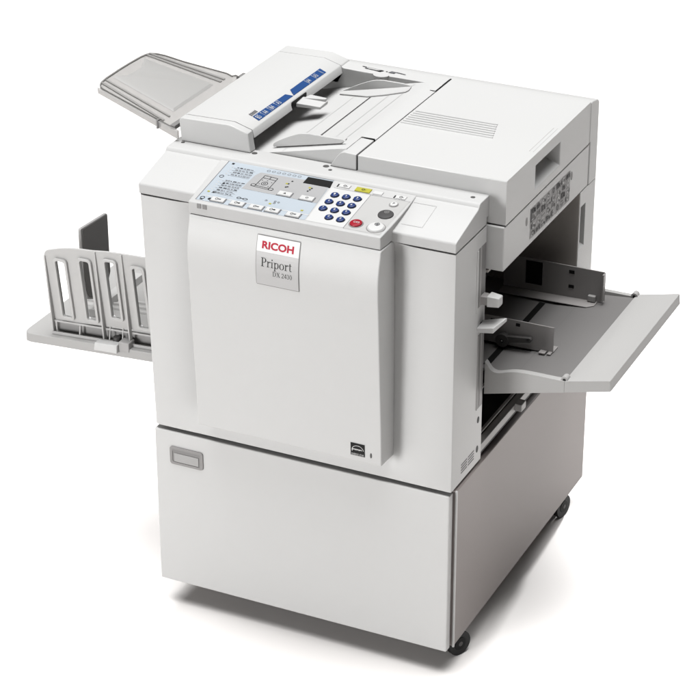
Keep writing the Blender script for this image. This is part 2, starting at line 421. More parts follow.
# small marks, LEDs
for (u, v) in ((.2899, .1217), (.3404, .1220), (.2919, .0425), (.3630, .0400)): sheet(b, u - .0026, u + .0026, v - .0022, v + .0022, w3, 'yellow_print')
for (u, v) in ((.2965, .1330), (.2935, .1220), (.2965, .1110), (.2935, .1090), (.3440, .1150), (.3420, .1090), (.3455, .1210)): sheet(b, u - .0018, u + .0018, v - .0020, v + .0020, w3, 'ink')
for (u, v) in ((.2790, .0510), (.2990, .0470), (.3060, .0520), (.2980, .0530)): ring(b, u, v, .0026, .0009, w3, 'ink_grey', 10)
ring(b, .2230, .0420, .0035, .0010, w3, 'ink', 12, 1.4); ring(b, .2370, .0415, .0035, .0010, w3, 'ink', 12, 1.6); line(b, .2265, .0420, .2315, .0418, .0010, w3, 'ink')
ring(b, .1530, .0200, .0050, .0014, w3, 'ink', 14); sheet(b, .1495, .1560, .0130, .0146, w3, 'ink')
ring(b, .1690, .0200, .0040, .0014, w3, 'ink', 14); sheet(b, .1670, .1710, .0185, .0215, w3, 'ink')
obj('label_sheet', b, cp, recalc=False)
def button(u, v, w=.0300, d=.0145, m='print_white'):
    bb = MB()
    lo = [pf(u - w / 2, v - d / 2, .0005), pf(u + w / 2, v - d / 2, .0005), pf(u + w / 2, v + d / 2, .0005), pf(u - w / 2, v + d / 2, .0005)]
    hi = [pf(u - w / 2 + .0008, v - d / 2 + .0008, .0030), pf(u + w / 2 - .0008, v - d / 2 + .0008, .0030), pf(u + w / 2 - .0008, v + d / 2 - .0008, .0030), pf(u - w / 2 + .0008, v + d / 2 - .0008, .0030)]
    bb.loft(lo, hi, m)
    rim = [pf(u - w / 2 - .001, v - d / 2 - .0018, .0012), pf(u + w / 2 + .0012, v - d / 2 - .0018, .0012), pf(u + w / 2 + .0012, v + d / 2 + .001, .0012), pf(u - w / 2 - .001, v + d / 2 + .001, .0012)]
    bb.quad(rim, 'ink_grey')
    return bb
for i, (u, v) in enumerate(((.3041, .0842), (.3532, .0830), (.1875, .0215), (.2305, .0210), (.2725, .0210), (.3084, .0210), (.3542, .0195))):
    bb = button(u, v)
    if i in (0, 1): poly(bb, [(u - .003, v - .0025), (u + .003, v - .0025), (u, v + .003)], .0034, 'ink') if i == 0 else ring(bb, u, v, .003, .001, .0034, 'ink')
    else:
        ring(bb, u - .003, v, .0034, .0012, .0034, 'ink', 12); sheet(bb, u + .001, u + .006, v - .0018, v + .0018, .0034, 'ink' if i % 2 else 'ink_grey')
    obj('button', bb, cp)
# display
b = MB(); b.loft([pf(.3185, .1345, .0004), pf(.3790, .1345, .0004), pf(.3745, .1590, .0004), pf(.3185, .1590, .0004)], [pf(.3195, .1355, .0016), pf(.3780, .1355, .0016), pf(.3738, .1580, .0016), pf(.3195, .1580, .0016)], 'near_black')
ring(b, .3660, .1455, .0050, .0010, .0020, 'ink', 16); line(b, .3660, .1405, .3660, .1505, .0009, .0021, 'ink')
obj('display', b, cp)
# keypad surround + grey field
b = MB()
poly(b, [(.3855, .0100), (.4660, .0100), (.4665, .1370), (.3800, .1380)], w1, 'print_white')
poly(b, [(.4672, .0085), (.5440, .0085), (.5500, .1370), (.4672, .1370)], w1, 'field_grey')
line(b, .4668, .0085, .4668, .1370, .0007, w2, 'ink_grey')
line(b, .3860, .1385, .5520, .1375, .0007, w2, 'ink_grey')
sheet(b, .3885, .3912, .1440, .1545, w2, 'ink'); sheet(b, .5130, .5157, .1410, .1510, w2, 'ink')
ring(b, .5250, .1180, .0098, .0016, w2, 'mid_grey', 24)
obj('keypad_surround', b, cp, recalc=False)
for (u, v, w, s, m) in ((.4050, .1495, .0230, '1-', 'print_white'), (.4455, .1480, .0330, '>', 'yellow_print'), (.4785, .1470, .0200, '', 'print_white'), (.5280, .1460, .0220, '', 'print_white')):
    bb = MB(); d = .0150 if m == 'yellow_print' else .0115
    bb.loft([pf(u - w / 2, v - d / 2, .0004), pf(u + w / 2, v - d / 2, .0004), pf(u + w / 2, v + d / 2, .0004), pf(u - w / 2, v + d / 2, .0004)],
            [pf(u - w / 2 + .0006, v - d / 2 + .0006, .0020), pf(u + w / 2 - .0006, v - d / 2 + .0006, .0020), pf(u + w / 2 - .0006, v + d / 2 - .0006, .0020), pf(u - w / 2 + .0006, v + d / 2 - .0006, .0020)], m)
    if w > .021: ring(bb, u, v, .0032, .0012, .0024, 'ink', 12); sheet(bb, u + .003, u + .006, v - .0006, v + .0006, .0024, 'ink')
    obj('button', bb, cp)
def dome(u, v, r, h, m, k=28):
    bb = MB(); rings = [(r, .0004), (r, h * .55), (r * .93, h * .85), (r * .72, h), (0, h * 1.02)]
    vs = []; fs = []
    for (q, w) in rings[:-1]: vs += [pf(u + q * math.cos(2 * math.pi * i / k), v + q * math.sin(2 * math.pi * i / k), w) for i in range(k)]
    vs.append(pf(u, v, h))
    for a in range(len(rings) - 2):
        fs += [(a * k + i, a * k + (i + 1) % k, (a + 1) * k + (i + 1) % k, (a + 1) * k + i) for i in range(k)]
    a = len(rings) - 2
    fs += [(a * k + i, a * k + (i + 1) % k, len(vs) - 1) for i in range(k)]
    bb.add(vs, fs, m); return bb
def collar(bb, u, v, r, m, h=.0012, k=28):
    bb.loft([pf(u + r * math.cos(2 * math.pi * i / k), v + r * math.sin(2 * math.pi * i / k), .0005) for i in range(k)],
            [pf(u + r * .96 * math.cos(2 * math.pi * i / k), v + r * .96 * math.sin(2 * math.pi * i / k), h) for i in range(k)], m)
keys = ['1', '2', '3', '4', '5', '6', '7', '8', '9', '0', '#']
pos = [(.4001, .1125), (.4248, .1127), (.4490, .1130), (.3998, .0862), (.4246, .0864), (.4489, .0866), (.3994, .0597), (.4244, .0600), (.4495, .0601), (.4248, .0334), (.4500, .0330)]
for s, (u, v) in zip(keys, pos):
    bb = dome(u, v, .0078, .0042, 'key_blue'); collar(bb, u, v, .0093, 'ink')
    put_text(bb, s, u - .0017, u + .0017, v - .0030, v + .0030, lambda a, c: pf(a, c, .0046), 'print_white', .02)
    obj('number_key', bb, cp, label='round blue key marked ' + ('hash' if s == '#' else s))
bb = dome(.4845, .0302, .0125, .0045, 'key_red'); collar(bb, .4845, .0302, .0150, 'mid_grey')
put_text(bb, 'C/', .4795, .4862, .0275, .0335, lambda a, c: pf(a, c, .0049), 'print_white', .01); ring(bb, .4890, .0303, .0030, .0010, .0049, 'print_white', 14)
obj('stop_key', bb, cp, label='round red key with white letter C')
bb = dome(.5270, .0297, .0162, .0045, 'print_white'); collar(bb, .5270, .0297, .0192, 'mid_grey'); collar(bb, .5270, .0297, .0178, 'pale_grey', .0016)
poly(bb, [(.5270, .0330), (.5305, .0365), (.5270, .0400), (.5235, .0365)], .0049, 'ink_grey'); ring(bb, .5270, .0365, .0052, .0012, .0050, 'ink', 16)
obj('start_key', bb, cp, label='large round white key in a grey collar')
bb = dome(.5262, .0774, .0160, .0045, 'key_dark'); collar(bb, .5262, .0774, .0185, 'pale_grey')
ring(bb, .5262, .0830, .0050, .0014, .0050, 'mid_grey', 18); ring(bb, .5262, .0830, .0020, .0012, .0050, 'mid_grey', 12)
obj('print_key', bb, cp, label='large round dark grey key')
bb = dome(.5254, .1180, .0078, .0035, 'print_white'); put_text(bb, 'P', .5235, .5272, .1155, .1208, lambda a, c: pf(a, c, .0039), 'ink')
obj('proof_key', bb, cp, label='small round white key')
for u in (.1555, .1680):
    b = MB(); b.box(u - .0046, u + .0046, -.0492, -.0470, .9915, 1.0015, 'mid_grey'); obj('indicator_lamp', b, cp, .0005)

# ---- chassis and paper bay
b = MB(); b.box(-.008, .450, .1565, .700, .4535, .8735, W); b.box(.450, .455, .690, .702, .4535, .8735, W)
obj('rear_body', b, D, .003)
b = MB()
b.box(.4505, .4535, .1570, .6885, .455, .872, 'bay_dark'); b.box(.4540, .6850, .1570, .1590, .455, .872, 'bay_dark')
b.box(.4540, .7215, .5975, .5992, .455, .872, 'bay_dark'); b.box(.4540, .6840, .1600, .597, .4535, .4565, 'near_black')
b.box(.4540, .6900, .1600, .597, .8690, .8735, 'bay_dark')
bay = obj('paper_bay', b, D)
for (x, z, r) in ((.605, .815, .009), (.655, .845, .005)):
    b = MB(); b.cyl((x, .5975, z), (x, .5958, z), r, r, 'near_black'); obj('screw_hole', b, bay)
b = MB(); b.cyl((.56, .5975, .765), (.56, .5900, .765), .022, .020, 'dark_grey'); obj('bearing', b, bay)
b = MB(); b.cyl((.575, .1605, .742), (.575, .5895, .742), .016, .016, 'rubber'); obj('feed_roller', b, bay)
b = MB(); b.cyl((.50, .1605, .80), (.50, .596, .80), .03, .03, 'dark_grey'); obj('feed_roller', b, bay)
b = MB(); b.box(.6680, .6835, .1570, .600, .4550, .4740, 'grey_plastic')
rail = obj('base_rail', b, D, .0015)
for q in ((.6640, .6700, .1580, .600, .4800, .4835), (.62, .6250, .1580, .600, .520, .5235)):
    b = MB(); b.box(*q, 'sheet_metal'); obj('guide_rod', b, rail)
b = MB(); b.box(.6830, .7000, .352, .378, .4600, .4780, 'grey_plastic')
obj('rail_knob', b, rail, .002)
# rear column with grip
b = MB(); x1 = .7225
b.box(.4550, x1, .6000, .6940, .4535, .8750, W, skip=('x1',))
yy = [.600, .6000, .6440, .6940]; zz = [.4535, .7330, .8380, .8750]
yy = [.600, .6010, .6440, .6940]
GY0, GY1, GZ0, GZ1 = .6060, .6360, .7400, .8400
yy = [.600, GY0, GY1, .6940]; zz = [.4535, GZ0, GZ1, .8750]
for i in range(3):
    for j in range(3):
        if (i, j) != (1, 1): b.quad([(x1, yy[i], zz[j]), (x1, yy[i + 1], zz[j]), (x1, yy[i + 1], zz[j + 1]), (x1, yy[i], zz[j + 1])], W)
xi = .703
b.quad([(x1, GY0, GZ0), (x1, GY1, GZ0), (xi, GY1, GZ0 + .010), (xi, GY0 + .008, GZ0 + .010)], W)
b.quad([(x1, GY0, GZ1), (x1, GY1, GZ1), (xi, GY1, GZ1 - .004), (xi, GY0 + .008, GZ1 - .004)], W)
b.quad([(x1, GY0, GZ0), (x1, GY0, GZ1), (xi, GY0 + .008, GZ1 - .004), (xi, GY0 + .008, GZ0 + .010)], W)
b.quad([(x1, GY1, GZ0), (x1, GY1, GZ1), (xi, GY1, GZ1 - .004), (xi, GY1, GZ0 + .010)], W)
b.quad([(xi, GY0 + .008, GZ0 + .010), (xi, GY1, GZ0 + .010), (xi, GY1, GZ1 - .004), (xi, GY0 + .008, GZ1 - .004)], W)
obj('rear_column', b, D, recalc=False)

# ---- scanner base
b = MB(); b.box(-.018, .722, .1600, .6450, .8765, .9718, W)
sb = obj('scanner_base', b, D, .0025, 3)
b = MB(); b.box(-.012, .712, .174, .632, .965, .985, 'near_black')
obj('base_gap', b, sb)
for (y, z) in ((.282, .9365), (.5395, .9385)):
    b = MB(); n = 20
    b.loft([(.7216, y + .0055 * math.cos(2 * math.pi * i / n), z + .0095 * math.sin(2 * math.pi * i / n)) for i in range(n)],
           [(.7229, y + .0050 * math.cos(2 * math.pi * i / n), z + .0090 * math.sin(2 * math.pi * i / n)) for i in range(n)], 'mid_grey')
    obj('screw_cap', b, sb)
# caution label: a strip of small pictograms
b = MB(); X = .7224
b.quad([(X, .3020, .8895), (X, .5300, .8865), (X, .5300, .9545), (X, .3020, .9555)], 'mid_grey')
X2 = X + .0003; rr = random.Random(11)
def lq(y0, y1, z0, z1, m, x=X2): b.quad([(x, y0, z0), (x, y1, z0), (x, y1, z1), (x, y0, z1)], m)
lq(.3030, .3120, .925, .954, 'near_black'); lq(.3120, .3210, .944, .953, 'near_black')
cells = [(.304 + c * .0283, .890 + r * .0165) for c in range(8) for r in range(4)]
for ci, (y, z) in enumerate(cells):
    k = rr.random(); dx = X2 + .0002
    if k < .42: lq(y + .003, y + rr.uniform(.010, .018), z + .002, z + rr.uniform(.010, .0155), 'near_black', dx)
    elif k < .55: lq(y + .006, y + .018, z + .002, z + .012, 'pale_grey', dx)
    if k < .75:
        cy, czz, r0 = y + .014, z + .008, rr.uniform(.004, .007); mm = rr.choice(['pale_grey', 'near_black', 'near_black'])
        for i in range(12):
            a = 2 * math.pi * i / 12; c = 2 * math.pi * (i + 1) / 12
            b.quad([(dx + .0003, cy + r0 * math.cos(a), czz + r0 * math.sin(a)), (dx + .0003, cy + r0 * math.cos(c), czz + r0 * math.sin(c)), (dx + .0003, cy + r0 * .6 * math.cos(c), czz + r0 * .6 * math.sin(c)), (dx + .0003, cy + r0 * .6 * math.cos(a), czz + r0 * .6 * math.sin(a))], mm)
    else:
        for q in range(4): lq(y + .004, y + rr.uniform(.012, .024), z + .002 + q * .0034, z + .0036 + q * .0034, rr.choice(['dark_grey', 'pale_grey']), dx)
    if rr.random() < .6: lq(y + .019, y + .025, z + .002, z + rr.uniform(.006, .013), rr.choice(['near_black', 'dark_grey', 'ink']), dx + .0006)
obj('caution_label', b, sb, recalc=False)

# ---- platen lid with side grip
b = MB()
x0, x1, y0, y1, z0, z1 = .4020, .7225, .1640, .6400, .9748, 1.0690
b.box(x0, x1, y0, y1, z0, z1, W, skip=('x1',))
yy = [y0, .3220, .4620, y1]; zz = [z0, .9915, 1.0430, z1]
for i in range(3):
    for j in range(3):
        if (i, j) != (1, 1): b.quad([(x1, yy[i], zz[j]), (x1, yy[i + 1], zz[j]), (x1, yy[i + 1], zz[j + 1]), (x1, yy[i], zz[j + 1])], W)
xi = x1 - .034; ya, yb_, za, zb_ = .3260, .4580, 1.0080, 1.0410
b.quad([(x1, yy[1], zz[1]), (x1, yy[2], zz[1]), (xi, yb_, za), (xi, ya, za)], W)
b.quad([(x1, yy[1], zz[2]), (x1, yy[2], zz[2]), (xi, yb_, zb_), (xi, ya, zb_)], W)
b.quad([(x1, yy[1], zz[1]), (x1, yy[1], zz[2]), (xi, ya, zb_), (xi, ya, za)], W)
b.quad([(x1, yy[2], zz[1]), (x1, yy[2], zz[2]), (xi, yb_, zb_), (xi, yb_, za)], W)
b.quad([(xi, ya, za), (xi, yb_, za), (xi, yb_, zb_), (xi, ya, zb_)], W)
# weld the shared edges so the rim can be rounded
def weld(mb):
    mp = {}; nv = []; ix = []
    for v in mb.v:
        k = tuple(round(c, 5) for c in v)
        if k not in mp: mp[k] = len(nv); nv.append(v)
        ix.append(mp[k])
    mb.v = nv; mb.f = [[ix[i] for i in f] for f in mb.f]
    return mb
weld(b)
lid = obj('platen_lid', b, D, .0022, 3)
lid.data.flip_normals() if False else None
b = MB()
for i in range(7):
    y = .362 + i * .0118; xa = .4075 + i * .0004; xb = .612 - i * .003
    b.prism([(y - .0026, 1.0688), (y + .0026, 1.0688), (y + .0014, 1.0712), (y - .0014, 1.0712)], 'x', xa, xb, W)
obj('vent_rib', b, lid)
b = MB(); b.box(.7040, .7052, .329, .467, 1.0688, 1.0694, 'pale_grey'); b.box(.7125, .7135, .329, .467, 1.0688, 1.0694, 'pale_grey')
obj('lid_seam', b, lid)

# ---- rear hinge cover
b = MB(); b.prism([(.6465, .9755), (.6415, .9755), (.6415, 1.0660), (.6520, 1.0665), (.6840, 1.0600), (.6920, 1.0540), (.6940, .8760), (.6465, .8760)], 'x', -.020, .7235, W)
obj('hinge_cover', b, D, .004, 3)

# ---- document feeder
feed = MB()
xs = [.100, .1500, .2000, .3500, .3640, .3740, .3830, .4005]; zs = [1.0120, 1.0229, 1.0340, 1.0673, 1.0700, 1.0712, 1.0706, 1.0690]
top = list(zip(xs, zs))
feed.prism(top + [(.4005, .9755), (.100, .9755)], 'y', .2530, .5980, W)
feed.prism([(x, z) for x, z in top if x < .37] + [(.3700, 1.0710), (.3700, 1.0), (.100, 1.0)], 'y', .1800, .2530, W)
df = obj('document_feeder', feed, D, ang=25)
# front bumper beside the lid, with flared left end
b = MB(); pr = smooth_curve([(.3720, 1.0700), (.3640, 1.0665), (.3560, 1.0580), (.3485, 1.0470), (.3400, 1.0352)], 4)
b.prism([(.3985, 1.0690)] + pr + [(.3985, 1.0352)], 'y', .1645, .2500, W)
obj('front_bumper', b, df, .0015)
for q in ((.3955, .4030, .1690, .2560, 1.0, 1.0640), (.3995, .4030, .558, .6405, 1.0, 1.0697), (.3760, .3995, .2502, .2535, 1.02, 1.0708), (.388, .3995, .5550, .5580, 1.02, 1.0703)):
    b = MB(); b.box(*q, 'near_black'); obj('seam_strip', b, df)
# rear wall of the tray recess
b = MB(); b.prism([(.1000, 1.0), (.1000, 1.0800), (.1480, 1.0775), (.1650, 1.0715), (.2100, 1.0702), (.3985, 1.0690), (.3985, 1.0)], 'y', .5990, .6400, W)
rw = obj('rear_wall', b, df, .002)
b = MB(); nu, nv = 20, 8; vs = [(.2545, .6000, 1.0705)]
for a in range(nv + 1):
    ph = (math.pi / 2) * a / nv
    for q in range(nu + 1):
        th = math.pi * q / nu
        vs.append((.2545 + .0185 * math.cos(th) * math.cos(ph), .6000 - .0170 * math.sin(th) * math.cos(ph), 1.0705 - .0140 * math.sin(ph)))
b.add(vs, [(1 + a * (nu + 1) + q, 1 + a * (nu + 1) + q + 1, 1 + (a + 1) * (nu + 1) + q + 1, 1 + (a + 1) * (nu + 1) + q) for a in range(nv) for q in range(nu)] + [(0, 1 + q, 2 + q) for q in range(nu)], 'bright_plastic')
obj('knob', b, df, ang=40)
b = MB(); zt = 1.0714
def rq(pts, m, dz=0.0): b.quad([(x, y, zt + dz - (x - .21) * .0064) for x, y in pts], m)
rq([(.205, .618), (.246, .613), (.252, .622), (.212, .627)], 'ink_grey'); rq([(.2095, .6195), (.2435, .6155), (.2475, .6205), (.2145, .6245)], 'pale_grey', .0003)
rq([(.236, .6135), (.246, .6125), (.250, .620), (.244, .620)], 'ink', .0005)
rq([(.196, .626), (.208, .624), (.208, .627), (.198, .629)], 'ink_grey', .0002)
rq([(.263, .616), (.277, .6145), (.280, .624), (.268, .626)], 'ink_grey'); rq([(.278, .622), (.303, .618), (.304, .6205), (.280, .625)], 'ink_grey', .0002); rq([(.256, .6185), (.261, .618), (.2615, .6205), (.257, .621)], 'ink', .0002)
obj('guide_mark', b, df, recalc=False)
# feeder housing
hp = [(.0040, 1.0350), (.0000, 1.0800), (.0030, 1.0850), (.0080, 1.0862), (.1160, 1.0885), (.1200, 1.0880), (.1560, 1.0772), (.1585, 1.0750), (.1625, 1.0590), (.1200, 1.0560), (.1120, 1.0350)]
b = MB(); b.prism(hp, 'y', .1795, .5980, W)
b.prism(hp[:9] + [(.1500, 1.0350)], 'y', .5990, .6410, W)
hs = obj('feeder_cover', b, df, .0012)
cpf = hp[:8] + [(.1650, 1.0350)]
b = MB(); b.prism(cpf, 'y', .1560, .1782, W)
obj('end_cap', b, df, .0022, 3)
# blue marking strip on the slope
fa = Vector((.118, 0, 1.0886)); fe = Vector((.038, 0, -.0114)).normalized(); fn_ = Vector((-fe.z, 0, fe.x))
def ff(s, y, w=.0006): p = fa + fe * s + fn_ * (w + .0002); return (p.x, y, p.z)
b = MB()
b.quad([ff(.0165, .227), ff(.0335, .223), ff(.0335, .381), ff(.0185, .371)], 'logo_blue')
b.quad([ff(.0165, .398), ff(.0335, .383), ff(.0340, .539), ff(.0165, .542)], 'logo_blue')
def fw(s0, s1, y0_, y1_, m='print_white', w=.0010): b.quad([ff(s0, y0_, w), ff(s1, y0_, w), ff(s1, y1_, w), ff(s0, y1_, w)], m)
# size marks along the scale, drawn across the strip
g_ = lambda a, c, w=.0010: ff(.0345 - c, a, w)
put_text(b, 'B5', .2300, .2420, .0030, .0150, lambda a, c: ff(.0345 - c, a, .0010), 'print_white')
put_text(b, 'A4', .2600, .2720, .0030, .0150, lambda a, c: ff(.0345 - c, a, .0010), 'print_white')
put_text(b, 'B4', .2900, .3020, .0030, .0150, lambda a, c: ff(.0345 - c, a, .0010), 'print_white')
put_text(b, 'A3', .3200, .3320, .0030, .0150, lambda a, c: ff(.0345 - c, a, .0010), 'print_white')
for y in (.2530, .2830, .3130): fw(.0195, .0215, y, y + .003); fw(.0180, .0330, y + .001, y + .0018)
put_text(b, 'A4', .4640, .4750, .0040, .0150, lambda a, c: ff(.0345 - c, a, .0010), 'print_white')
put_text(b, 'A3', .4980, .5090, .0040, .0150, lambda a, c: ff(.0345 - c, a, .0010), 'print_white')
for y in (.4600, .4940, .5280): fw(.0180, .0330, y, y + .0014)
for q in range(5): fw(.0060, .0145, .2280 + q * .0058, .2280 + q * .0058 + .0028, 'ink_grey')
obj('scale_strip', b, df, recalc=False)
b = MB(); b.box(.1600, .1622, .352, .420, 1.0585, 1.0760, 'near_black'); obj('slider_slot', b, df)
b = MB(); b.loft([(.1590, .3700, 1.0600), (.1590, .4040, 1.0600), (.1590, .4040, 1.0720), (.1590, .3700, 1.0690)], [(.2130, .3820, 1.0580), (.2130, .4190, 1.0580), (.2130, .4190, 1.0655), (.2130, .3820, 1.0640)], 'bright_plastic')
b.prism([(.165, .3985), (.211, .4105), (.211, .4190), (.170, .4230)], 'z', 1.0640, 1.0715, 'bright_plastic')
obj('slider_lever', b, df, .0012)
# document slide guides
def tz(x): return 1.0340 + .222 * (x - .2)
b = MB()
pl = smooth_curve([(.1760, 1.0310), (.1900, 1.0390), (.2150, 1.0520), (.2480, 1.0665), (.2720, 1.0712), (.2900, 1.0715), (.3200, 1.0712), (.3340, 1.0705), (.3395, 1.0690)], 3)
b.prism(pl + [(.3400, tz(.34) + .002), (.1760, tz(.176) + .0015)], 'y', .5640, .5690, 'bright_plastic')
fl_ = [(.1780, .5640), (.1800, .5450), (.2600, .5140), (.3000, .5180), (.3430, .5300), (.3460, .5400), (.3420, .5640)]
b.loft([(x, y, tz(x) + .0007) for x, y in fl_], [(x, y, tz(x) + .0032) for x, y in fl_], 'bright_plastic')
obj('document_guide', b, df, .0007)
b = MB()
pl = smooth_curve([(.1910, 1.0400), (.1960, 1.0460), (.2220, 1.0610), (.2480, 1.0725), (.2700, 1.0768), (.2850, 1.0772), (.3200, 1.0773), (.3500, 1.0778)], 3)
b.prism(pl + [(.3550, 1.0745), (.3420, tz(.342) + .003), (.1910, tz(.191) + .003)], 'y', .2060, .2110, 'bright_plastic')
fl_ = [(.1950, .2110), (.1990, .2300), (.2600, .2560), (.3200, .2500), (.3440, .2380), (.3450, .2110)]
b.loft([(x, y, tz(x) + .0007) for x, y in fl_], [(x, y, tz(x) + .0032) for x, y in fl_], 'bright_plastic')
obj('document_guide', b, df, .0007)
b = MB()
def tq(x, y, d=.0006): return (x, y, tz(x) + d)
b.quad([tq(.2660, .2560), tq(.2700, .2560), tq(.2700, .5130), tq(.2660, .5130)], 'dark_grey')
b.quad([tq(.2240, .182), tq(.2248, .182), tq(.2248, .58), tq(.2240, .58)], 'pale_grey'); b.quad([tq(.3090, .25), tq(.3098, .25), tq(.3098, .59), tq(.3090, .59)], 'pale_grey')
b.quad([tq(.3380, .25), tq(.3390, .25), tq(.3390, .59), tq(.3380, .59)], 'pale_grey')
obj('guide_slot', b, df, recalc=False)

# ---- smoky original tray on the left
def oz(x): return 1.070 - .355 * (x + .045)
edge = [(-.0180, .1540), (-.1800, .1545), (-.1865, .1570), (-.1915, .1640), (-.1950, .1760), (-.1972, .1980), (-.1985, .2500), (-.1985, .3000), (-.1972, .3450), (-.1950, .3640), (-.1905, .3770), (-.1830, .3880), (-.1680, .3985), (-.1320, .4130), (-.0480, .4580), (-.0350, .4580), (-.0320, .4690), (-.0180, .4690)]
b = MB(); b.loft([(x, y, oz(x) - .0022) for x, y in edge], [(x, y, oz(x)) for x, y in edge], 'clear_smoke')
ot = obj('original_tray', b, D, ang=30)
b = MB(); q = [(-.0450, .2140), (-.1910, .2180), (-.1760, .2560), (-.1740, .3050), (-.1900, .3480), (-.0450, .3900)]
q2 = [(-.0500, .2220), (-.1860, .2260), (-.1690, .2580), (-.1670, .3030), (-.1820, .3390), (-.0500, .3790)]
b.loft([(x, y, oz(x) + .0004) for x, y in q], [(x, y, oz(x) + .0028) for x, y in q2], 'clear_rest')
obj('paper_rest', b, ot, ang=20)
cx_, cy_ = -.11, .285; b = MB(); ne = len(edge)
inn = [(cx_ + (x - cx_) * .972, cy_ + (y - cy_) * .985) for x, y in edge]
vs = [(x, y, oz(x) + .0002) for x, y in edge] + [(x, y, oz(x) + .0002) for x, y in inn] + [(x, y, oz(x) + .0030) for x, y in edge] + [(x, y, oz(x) + .0030) for x, y in inn]
fs = []
for q in range(ne):
    r2 = (q + 1) % ne
    fs += [(2 * ne + q, 2 * ne + r2, 3 * ne + r2, 3 * ne + q), (q, r2, 2 * ne + r2, 2 * ne + q), (ne + q, 3 * ne + q, 3 * ne + r2, ne + r2), (q, ne + q, ne + r2, r2)]
b.add(vs, fs, 'clear_rim'); obj('tray_rim', b, ot)
b = MB()
for (ya, yb2, ye, yf) in ((.160, .166, .1720, .1790), (.185, .190, .1900, .1950), (.4100, .4180, .3600, .3660), (.4260, .4330, .3700, .3760)):
    q = [(-.040, ya), (-.040, yb2), (-.1930, yf), (-.1930, ye)]
    b = MB(); b.loft([(x, y, oz(x) + .0003) for x, y in q], [(x, y, oz(x) + .0030) for x, y in q], 'clear_smoke')
    obj('tray_rib', b, ot)
b = MB()
b.loft([(-.1890, .1500, oz(-.189) + .001), (-.1890, .1535, oz(-.189) + .001), (-.1880, .1535, oz(-.188) - .011), (-.1880, .1500, oz(-.188) - .011)], [(-.0490, .1500, oz(-.049) + .001), (-.0490, .1535, oz(-.049) + .001), (-.0490, .1535, oz(-.049) - .013), (-.0490, .1500, oz(-.049) - .013)], 'clear_smoke')
b.loft([(-.0485, .1495, oz(-.0485) + .001), (-.0485, .1560, oz(-.0485) + .001), (-.0485, .1560, oz(-.0485) - .014), (-.0485, .1495, oz(-.0485) - .014)], [(-.001, .1495, 1.0570), (-.001, .1560, 1.0570), (-.001, .1560, 1.0390), (-.001, .1495, 1.0390)], 'clear_smoke')
b.box(-.050, -.046, .1480, .1600, oz(-.048) - .016, oz(-.048) + .0035, 'mid_grey')
obj('tray_arm', b, ot, .0008)
b = MB(); b.loft([(-.022, .1560, oz(-.022) - .006), (-.010, .1560, oz(-.022) - .006), (-.010, .1560, oz(-.022) + .0035), (-.022, .1560, oz(-.022) + .0035)], [(-.022, .4750, oz(-.022) - .006), (-.010, .4750, oz(-.022) - .006), (-.010, .4750, oz(-.022) + .0035), (-.022, .4750, oz(-.022) + .0035)], 'mid_grey')
b.cyl((-.022, .460, oz(-.022) + .001), (-.022, .486, oz(-.022) + .001), .0065, .0065, 'mid_grey')
obj('tray_hinge', b, ot, .001)

# ---- feed tray on the right
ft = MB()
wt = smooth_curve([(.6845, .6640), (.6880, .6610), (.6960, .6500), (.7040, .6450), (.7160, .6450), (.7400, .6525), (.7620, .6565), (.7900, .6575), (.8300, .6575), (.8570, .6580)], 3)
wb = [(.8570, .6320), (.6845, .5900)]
ft.prism(wt + wb, 'y', .1700, .1840, 'shaded_plastic')
ft.prism(wt + wb, 'y', .6000, .6120, 'shaded_plastic')
ft.prism([(.8572, .6580), (.9500, .6790), (.9525, .6785), (.9550, .6560), (.8572, .6320)], 'y', .1700, .6120, 'shaded_plastic')
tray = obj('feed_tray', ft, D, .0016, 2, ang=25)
pz = lambda x: .6410 + max(0, x - .70) * .092
b = MB(); b.prism([(.4700, .6350), (.4700, .6410), (.7000, .6410), (.8568, pz(.8568)), (.8568, .6340), (.6845, .5920), (.6845, .6350)], 'y', .1846, .5994, 'pad_metal')
obj('tray_pad', b, tray, .0005)
b = MB()
def pq(x, y, d=.0006): return (x, y, pz(x) + d)
b.quad([pq(.6690, .2000), pq(.6830, .2000), pq(.6830, .5200), pq(.6690, .5200)], 'near_black')
obj('pad_slot', b, tray, recalc=False)
b = MB(); b.quad([pq(.7500, .20), pq(.7506, .20), pq(.7506, .58), pq(.7500, .58)], 'mid_grey'); b.quad([pq(.6690, .53), pq(.6696, .53), pq(.80, .53), pq(.80, .5294)], 'mid_grey') if False else None
obj('pad_seam', b, tray, recalc=False)
for y in (.1800, .6060):
    b = MB(); b.cyl((.8560, y - .008, .6590), (.8560, y + .008, .6590), .0075, .0075, 'grey_plastic', 20); b.cyl((.8560, y - .0082, .6590), (.8560, y - .0088, .6590), .0035, .0035, 'near_black', 16); b.box(.8480, .8640, y - .007, y + .007, .6540, .6600, 'bright_plastic')
    obj('hinge_pin', b, tray, .001)
